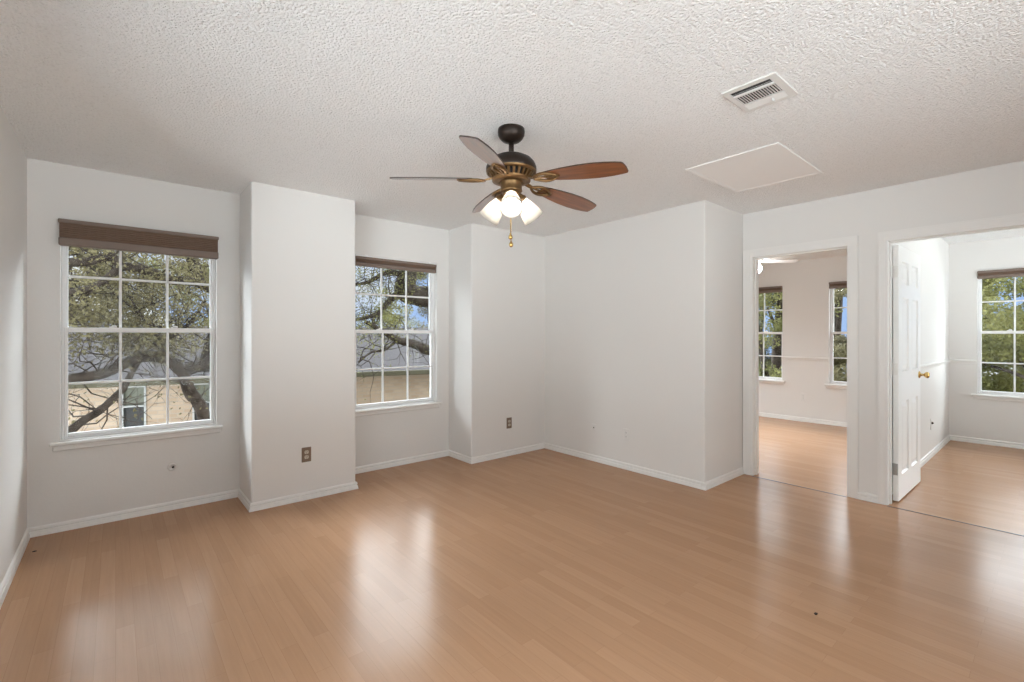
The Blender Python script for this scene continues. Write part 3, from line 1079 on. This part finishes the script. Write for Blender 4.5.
# ------------------------------------------------------------------ sky portals at the window openings
def portal(loc, rot, w, h):
    d = bpy.data.lights.new('sky_portal', 'AREA')
    d.shape = 'RECTANGLE'
    d.size, d.size_y = w, h
    d.cycles.is_portal = True
    o = bpy.data.objects.new('sky_portal', d)
    C.objects.link(o)
    o.location = loc
    o.rotation_euler = rot
    return o


zc = (WZ0 + WZ1) / 2
for x in WIN_Y:
    portal((x + WW / 2, YB + WT + .01, zc), (math.radians(-90), 0, 0), WW, WZ1 - WZ0)
portal((6.3, YB + WT + .01, 1.275), (math.radians(-90), 0, 0), 2.4, 1.75)
for y in WIN_X:
    portal((XE + WT + .01, y + WW / 2, zc), (math.radians(90), 0, math.radians(90)), WW, WZ1 - WZ0)
portal((XL - WT - .01, 0.9, 1.275), (math.radians(90), 0, math.radians(-90)), 3.0, 1.75)

for a, b, c, d in REAR:
    portal(((a + b) / 2, YR - WT - .01, (c + d) / 2), (math.radians(90), 0, 0), b - a, d - c)

# ------------------------------------------------------------------ outside
GZ = -2.8
struct('ground', MB().box(-1.5, 45, 4.5, 45, GZ - 0.3, GZ).box(8.2, 45, -12, 4.5, GZ - 0.3, GZ), M['grass'], 'brownish lawn far below the windows', 'ground')

# unseen storey below and roof of this house, added to block south light
hb = MB().box(XL - WT, XE + WT, YR - WT, YB + WT, GZ, -0.12)
struct('wall_lower', hb, M['brick'], 'unseen tan brick storey of this house below the windows, added to block light', 'wall')
hr = MB()
a0, a1, b0, b1 = XL - WT - .12, XE + WT + .12, YR - WT - .12, YB + WT + .12
hr.add([(a0, b0, CH + .13), (a0, b1, CH + .13), (a0, (b0 + b1) / 2, CH + 1.7), (a1, b0, CH + .13), (a1, b1, CH + .13), (a1, (b0 + b1) / 2, CH + 1.7)],
       [(0, 1, 2), (5, 4, 3), (0, 2, 5, 3), (1, 4, 5, 2), (0, 3, 4, 1)])
struct('roof', hr, M['shingle'], 'unseen grey shingle roof above the rooms, added to block light', 'roof')

# neighbour's brick house across the side yard
NY, EZ = 10.0, 0.50
nh = thing('brick_house', 'low tan brick house with a grey shingle roof outside the left windows', 'house', (1.086, NY + .82, GZ), math.radians(-12))
L = T(-1.0, -NY, -GZ)
hx0_, hx1_ = -3.0, 12.0
WINN = [(-0.03, 0.33), (1.04, 1.34)]
mb = MB()
cur = hx0_
wz0_, wz1_ = -0.42, 0.38
for a, b in WINN:
    mb.box(cur, a, NY, NY + .2, GZ, EZ, L)
    mb.box(a, b, NY, NY + .2, GZ, wz0_, L)
    mb.box(a, b, NY, NY + .2, wz1_, EZ, L)
    cur = b
mb.box(cur, hx1_, NY, NY + .2, GZ, EZ, L)
mb.box(hx0_, hx1_, NY + 3.4, NY + 3.6, GZ, EZ, L)
mb.box(hx0_, hx0_ + .2, NY + .2, NY + 3.4, GZ, EZ, L)
mb.box(hx1_ - .2, hx1_, NY + .2, NY + 3.4, GZ, EZ, L)
mb.build('brick_wall', M['brick'], nh)
ry = NY + 1.8
rf = MB()
prof = [(NY - .45, EZ - .06), (ry, 1.42), (NY + 4.05, EZ - .06), (NY + 4.05, EZ + .02), (ry, 1.52), (NY - .45, EZ + .02)]
n = len(prof)
v = [(hx0_ - .4, a, b) for a, b in prof] + [(hx1_ + .4, a, b) for a, b in prof]
rf.add(v, [tuple(range(n)), tuple(range(2 * n - 1, n - 1, -1))] + [(i, (i + 1) % n, (i + 1) % n + n, i + n) for i in range(n)], L)
rf.build('roof', M['shingle'], nh)
ev = MB().box(hx0_ - .4, hx1_ + .4, NY - .54, NY - .44, EZ - .075, EZ + .02, L)
ev.box(hx0_ - .4, hx1_ + .4, NY - .46, NY, EZ - .09, EZ - .06, L)
ev.build('gutter', M['eave'], nh)
for a, b in WINN:
    w_ = MB()
    for (x0, x1, z0, z1) in ((a, a + .03, wz0_, wz1_), (b - .03, b, wz0_, wz1_), (a, b, wz0_, wz0_ + .03), (a, b, wz1_ - .03, wz1_), (a, b, -.01, .02)):
        w_.box(x0, x1, NY - .02, NY + .08, z0, z1, L)
    wo = w_.build('window', M['greyframe'], nh)
    MB().box(a + .03, b - .03, NY + .05, NY + .06, 0.005, wz1_ - .03, L).build('pane', M['screenpane'], wo)
    MB().box(a + .03, b - .03, NY + .05, NY + .06, wz0_ + .03, 0.005, L).build('pane', M['darkpane'], wo)

# pale house further off
ph = thing('pale_house', 'small pale house glimpsed through the branches in the upper sash of the left window', 'house', (1.05, 26.0, GZ))
pb = MB()
pb.prism([(-1.0, 0), (1.0, 0), (1.0, 4.7), (0.0, 5.35), (-1.0, 4.7)], 0, 5, Rx(math.pi / 2) @ T(0, 0, -5))
pb.build('siding', M['palehouse'], ph)
pr = MB()
for sg in (-1, 1):
    pr.add([(0, 0, 5.36), (0, 5.2, 5.36), (sg * 1.2, 5.2, 4.58), (sg * 1.2, 0, 4.58), (0, 0, 5.48), (0, 5.2, 5.48), (sg * 1.2, 5.2, 4.70), (sg * 1.2, 0, 4.70)],
           [(0, 1, 2, 3), (4, 7, 6, 5), (0, 3, 7, 4), (1, 5, 6, 2), (0, 4, 5, 1), (3, 2, 6, 7)])
pr.build('roof', M['shingle'], ph)


# ------------------------------------------------------------------ trees
def smooth_path(pts, n=6):
    P_ = [Vector(p) for p in pts]
    out = []
    for i in range(len(P_) - 1):
        p0, p1, p2, p3 = P_[max(i - 1, 0)], P_[i], P_[i + 1], P_[min(i + 2, len(P_) - 1)]
        for k in range(n):
            t = k / n
            out.append(0.5 * ((2 * p1) + (p2 - p0) * t + (2 * p0 - 5 * p1 + 4 * p2 - p3) * t * t + (3 * p1 - p0 - 3 * p2 + p3) * t ** 3))
    out.append(P_[-1])
    return out


def limb(mb, pts, r0, r1, rnd, seg=9, jit=0.13):
    path = smooth_path(pts)
    n = len(path)
    rad = [(r0 + (r1 - r0) * (i / (n - 1))) * (1 + jit * (rnd.random() - .5)) for i in range(n)]
    mb.tube(path, rad, seg)
    return path


def twigs(mb, path, rnd, count, length, r, droop=0.0, depth=1):
    """thin forking twigs growing from a limb; returns their tips"""
    tips = []
    for _ in range(count):
        p = path[int(rnd.random() ** 0.7 * (len(path) - 1))]
        d = Vector((rnd.gauss(0, 1), rnd.gauss(0, 0.7), rnd.gauss(0.25, .8) - droop)).normalized()
        pts = [p]
        q = Vector(p)
        for k in range(5):
            d = (d + Vector((rnd.gauss(0, .35), rnd.gauss(0, .35), rnd.gauss(0, .35)))).normalized()
            q = q + d * length * (.15 + .12 * rnd.random())
            pts.append(q.copy())
        mb.tube(pts, [r * (1 - .8 * i / 5) for i in range(6)], 5, caps=False)
        tips += pts[2:]
        if depth > 1:
            tips += twigs(mb, pts[1:], rnd, 3, length * .55, r * .5, droop, depth - 1)
    return tips


def leaves(centres, rnd, count, spread, size):
    """count leaf blades scattered about the given centres; each centre is (x,y,z) or ((x,y,z),(rx,ry,rz))"""
    mb = MB()
    V_, F_ = mb.v, mb.f
    for _ in range(count):
        c = centres[int(rnd.random() * len(centres))]
        if isinstance(c, tuple) and isinstance(c[0], (tuple, list, Vector)):
            c0, R_ = c
            while True:
                q = Vector((rnd.uniform(-1, 1), rnd.uniform(-1, 1), rnd.uniform(-1, 1)))
                if q.length < 1:
                    break
            p = Vector(c0) + Vector((q.x * R_[0], q.y * R_[1], q.z * R_[2]))
        else:
            p = Vector(c) + Vector((rnd.gauss(0, spread), rnd.gauss(0, spread), rnd.gauss(0, spread)))
        a = Vector((rnd.gauss(0, 1), rnd.gauss(0, 1), rnd.gauss(0, 1))).normalized()
        b = a.orthogonal().normalized()
        s = size * (0.6 + 0.8 * rnd.random())
        w = s * 0.42
        k = len(V_)
        mid = p + a * s * .5
        V_ += [tuple(p), tuple(mid + b * w), tuple(p + a * s), tuple(mid - b * w)]
        F_.append((k, k + 1, k + 2, k + 3))
        mb.s.append(False)
    return mb


def at(px, py, Y):
    """a point of the side yard at depth Y"""
    f_, cx, y0, h = 467.0, 512.0, 335.52, 1.2994
    c, s = math.cos(YAW), math.sin(YAW)
    t = (px - cx) / f_
    x = Y * (c + t * s) / (s - t * c)
    d = x * c + Y * s
    return (x, Y, h + (y0 - py) * d / f_)


# oak outside the left window
rnd = random.Random(11)
base = at(216, 470, 7.6)
oak = thing('oak_tree', 'gnarled oak with bare crossing limbs just outside the left window', 'tree', (base[0], base[1], GZ))
L = T(-base[0], -base[1], -GZ)
tk = MB()
root_p = Vector((base[0] + .15, base[1], GZ))


def loc(p): return L @ Vector(p)


main = limb(tk, [loc(root_p), loc(at(222, 500, 7.6)), loc(at(204, 416, 7.5)), loc(at(190, 392, 7.4)), loc(at(183, 372, 7.4))], .085, .070, rnd, 10)
l1 = limb(tk, [loc(at(184, 374, 7.4)), loc(at(168, 360, 7.3)), loc(at(145, 356, 7.2)), loc(at(124, 364, 7.1)), loc(at(100, 374, 7.0)), loc(at(66, 380, 6.9)), loc(at(30, 392, 6.8))], .075, .05, rnd)
l2 = limb(tk, [loc(at(180, 372, 7.4)), loc(at(200, 366, 7.5)), loc(at(226, 362, 7.6)), loc(at(260, 350, 7.8))], .085, .06, rnd)
l3 = limb(tk, [loc(at(124, 388, 7.0)), loc(at(116, 396, 6.9)), loc(at(98, 412, 6.7)), loc(at(84, 420, 6.6)), loc(at(64, 436, 6.5))], .035, .042, rnd)
limb(tk, [loc(at(140, 358, 7.2)), loc(at(130, 376, 7.1)), loc(at(122, 391, 7.0))], .03, .034, rnd)
l4 = limb(tk, [loc(at(165, 350, 7.3)), loc(at(158, 335, 7.3)), loc(at(143, 318, 7.4)), loc(at(128, 296, 7.5))], .03, .018, rnd)
l5 = limb(tk, [loc(at(150, 346, 7.3)), loc(at(170, 338, 7.3)), loc(at(190, 322, 7.4)), loc(at(206, 300, 7.5))], .028, .015, rnd)
l6 = limb(tk, [loc(at(60, 262, 7.2)), loc(at(84, 262, 7.3)), loc(at(112, 256, 7.4))], .05, .05, rnd)
l7 = limb(tk, [loc(at(118, 266, 7.4)), loc(at(146, 270, 7.5)), loc(at(172, 280, 7.6)), loc(at(196, 282, 7.8)), loc(at(216, 292, 8.0))], .055, .07, rnd)
l8 = limb(tk, [loc(at(40, 300, 7.1)), loc(at(76, 292, 7.2)), loc(at(96, 286, 7.3)), loc(at(112, 274, 7.4))], .045, .04, rnd)
limb(tk, [loc(at(112, 256, 7.4)), loc(at(120, 266, 7.4)), loc(at(112, 274, 7.4))], .05, .045, rnd)
l9 = limb(tk, [loc(at(216, 292, 8.0)), loc(at(214, 330, 7.9)), loc(at(204, 368, 7.5))], .07, .085, rnd)
limb(tk, [loc(at(190, 250, 7.9)), loc(at(194, 264, 7.9)), loc(at(200, 284, 7.9))], .08, .07, rnd)
tips = []
for pth, cnt in ((l1, 22), (l2, 8), (l4, 12), (l5, 12), (l7, 14), (l6, 12), (l8, 10), (l3, 8)):
    tips += twigs(tk, pth, rnd, cnt, 0.95, .009, 0, 3)
tk.build('trunk', M['bark'], oak)
crown = [((.2, .9, 6.6), (2.0, 1.6, 1.0)), ((-1.6, .6, 7.4), (1.6, 1.4, 1.1)), ((1.5, 1.0, 7.8), (1.5, 1.4, 1.2)), ((0, .8, 9.0), (1.8, 1.4, 1.0))]
high = [t for t in tips if t.z > 1.1 - GZ]
leaves([tuple(t) for t in high] * 14 + [tuple(t) for t in tips] , rnd, 14000, 0.07, 0.034).build('foliage', M['leaf_olive'], oak, fix=False)
leaves(crown, rnd, 15000, 0, 0.10).build('crown', M['leaf_olive'], oak, fix=False)  # upper leaves out of view, added to block sky light at the left window

# oak outside the second window
rnd = random.Random(23)
b2 = at(440, 430, 8.2)
oak2 = thing('oak_tree', 'oak with a thick limb and sparse leaves outside the window between the piers', 'tree', (b2[0] + .6, b2[1], GZ))
L = T(-b2[0] - .6, -b2[1], -GZ)
tk = MB()
limb(tk, [loc((b2[0] + .6, b2[1], GZ)), loc(at(470, 420, 8.2)), loc(at(452, 360, 8.2)), loc(at(440, 330, 8.2)), loc(at(436, 300, 8.2)), loc(at(418, 296, 8.2)), loc(at(404, 290, 8.1)), loc(at(408, 272, 8.1)), loc(at(402, 240, 8.1))], .26, .17, rnd, 12)
m1 = limb(tk, [loc(at(448, 352, 8.2)), loc(at(428, 350, 8.1)), loc(at(414, 344, 8.0)), loc(at(398, 340, 7.9)), loc(at(384, 332, 7.8)), loc(at(366, 322, 7.7))], .12, .03, rnd)
m2 = limb(tk, [loc(at(404, 290, 8.1)), loc(at(390, 300, 8.0)), loc(at(380, 312, 7.9)), loc(at(364, 318, 7.8)), loc(at(340, 322, 7.7))], .07, .02, rnd)
m3 = limb(tk, [loc(at(404, 276, 8.1)), loc(at(388, 272, 8.0)), loc(at(368, 282, 7.9)), loc(at(345, 286, 7.8))], .06, .018, rnd)
m4 = limb(tk, [loc(at(398, 340, 7.9)), loc(at(384, 350, 7.8)), loc(at(372, 352, 7.7)), loc(at(358, 362, 7.6))], .03, .012, rnd)
m5 = limb(tk, [loc(at(428, 298, 8.1)), loc(at(440, 270, 8.0)), loc(at(436, 240, 8.0))], .08, .05, rnd)
tips = []
tp_low = []
for pth, cnt in ((m2, 22), (m3, 22), (m5, 16)):
    tips += twigs(tk, pth, rnd, cnt, 1.0, .009, 0, 3)
for pth, cnt in ((m1, 10), (m4, 10)):
    tp_low += twigs(tk, pth, rnd, cnt, 0.9, .010, 0, 2)
tk.build('trunk', M['bark'], oak2)
leaves([tuple(t) for t in tips] * 5 + [tuple(t) for t in tp_low], rnd, 9000, 0.07, 0.032).build('foliage', M['leaf_yellow'], oak2, fix=False)


def bg_tree(name, label, x, y, blobs, count, leaf, m, seed, trunk_r=.14, size=.12, group=None):
    """tree whose crown is a list of ((dx,dy,z),(rx,ry,rz)) clumps"""
    rnd = random.Random(seed)
    t = thing(name, label, 'tree', (x, y, GZ), 0, group)
    tb = MB()
    top = max(b[0][2] for b in blobs)
    stem = limb(tb, [(0, 0, 0), (.12, .05, 1.2), (-.05, .1, 2.6), (.1, 0, top - GZ - .4)], trunk_r, trunk_r * .35, rnd)
    for (c, r_) in blobs:
        a = stem[len(stem) // 2 + rnd.randint(-4, 4)]
        e = Vector((c[0], c[1], c[2] - GZ))
        limb(tb, [a, a.lerp(e, .5) + Vector((rnd.gauss(0, .2), rnd.gauss(0, .2), rnd.gauss(0, .15))), e], trunk_r * .4, trunk_r * .12, rnd, 7)
    tb.build('trunk', M['bark'], t)
    # clumps within clumps so the crown has gaps
    cents = []
    for (c, r_) in blobs:
        for _ in range(14):
            q = Vector((rnd.gauss(0, .5), rnd.gauss(0, .5), rnd.gauss(0, .5)))
            cents.append(((c[0] + q.x * r_[0], c[1] + q.y * r_[1], c[2] - GZ + q.z * r_[2]), (r_[0] * .34, r_[1] * .34, r_[2] * .30)))
    leaves(cents, rnd, count, 0, size).build('foliage', leaf, t, fix=False)
    return t


G1 = 'trees behind the brick house'
bg_tree('leafy_tree', 'olive green tree behind the brick house, filling the left half of the left window', -0.7, 18.6,
        [((0, 0, 1.5), (1.6, 1.2, 1.2)), ((.9, .2, 2.6), (1.3, 1.1, 1.0)), ((-.8, 0, 2.7), (1.3, 1.1, 1.0)), ((.3, .2, 3.9), (1.2, 1, .7))], 26000, M['leaf_olive'], None, 31, size=.07)
bg_tree('leafy_tree', 'olive green tree behind the brick house, filling the right half of the left window', 3.0, 21.0,
        [((0, 0, 1.5), (1.8, 1.2, 1.5)), ((.9, .2, 2.9), (1.5, 1.1, 1.2)), ((-.6, 0, 3.4), (1.3, 1.1, .9))], 22000, M['leaf_yellow'], None, 32, size=.07)
bg_tree('leafy_tree', 'tree with open crown behind the brick house, left part of the second window', 7.4, 17.0,
        [((0, 0, 1.2), (1.2, 1.1, .9)), ((.7, .2, 2.4), (1.0, 1.1, .7))], 8000, M['leaf_yellow'], None, 33, size=.06)
bg_tree('leafy_tree', 'dense tree behind the brick house, right part of the second window', 12.4, 20.6,
        [((0, 0, 1.5), (1.7, 1.2, 1.4)), ((.5, .2, 3.2), (1.4, 1.1, 1.2)), ((-.5, 0, 4.2), (1.2, 1.1, .9))], 20000, M['leaf_olive'], None, 34, size=.07)
# trees past the bedroom windows
bg_tree('leafy_tree', 'thick-trunked tree beyond the left bedroom window', 12.8, 4.62,
        [((-.4, .4, .0), (1.0, .9, .7)), ((-.5, .1, 2.0), (.9, 1.2, .7)), ((-.5, .5, 2.9), (.9, 1.2, .7))], 12000, M['leaf_yellow'], None, 41, trunk_r=.24, size=.055)
bg_tree('leafy_tree', 'dark-leaved tree further back beyond the left bedroom window', 18.5, 7.3,
        [((0, 0, .7), (1.0, 1.5, .8)), ((0, .5, -.3), (1.0, 1.5, .8)), ((0, -.7, .3), (1.0, 1.2, .9)), ((0, 0, 2.8), (.9, 1.4, .7))], 26000, M['leaf_dark'], None, 42, size=.07)
bg_tree('leafy_tree', 'tree with a leafy crown beyond the bedroom window cut off by the jamb', 17.0, 4.45,
        [((-.4, 0, 0.2), (.9, 1.0, .8)), ((-.4, .5, .9), (.8, .7, .6)), ((-.4, -.4, .8), (.8, .7, .6)), ((-.4, .2, 2.5), (.9, .9, .5)), ((-.4, -.2, 3.6), (.9, 1.0, .5)), ((-.4, 0, -.8), (.9, 1.1, .9))], 30000, M['leaf_olive'], None, 43, trunk_r=.25, size=.06)
bg_tree('leafy_tree', 'bright yellow-green tree beyond the window past the open panel door', 13.0, -.9,
        [((0, 1.9, 1.7), (.8, .9, .8)), ((.2, 2.2, 2.6), (.8, .8, .6)), ((0, 1.1, 1.5), (.8, .9, .7)), ((0, 1.3, .6), (.8, 1.1, .6)), ((0, 2.1, .8), (.8, .8, .6))], 26000, M['leaf_yellow'], None, 44, size=.055)
bg_tree('leafy_tree', 'dark lower tree beyond the window past the open panel door', 15.6, 2.9,
        [((0, -1.8, .1), (.9, 1.2, .8)), ((0, -2.6, .4), (.9, 1.2, .9)), ((0, -1.4, -1.2), (.9, 1.4, .9)), ((0, -2.4, -1.2), (.9, 1.2, .9))], 24000, M['leaf_dark'], None, 45, size=.065)
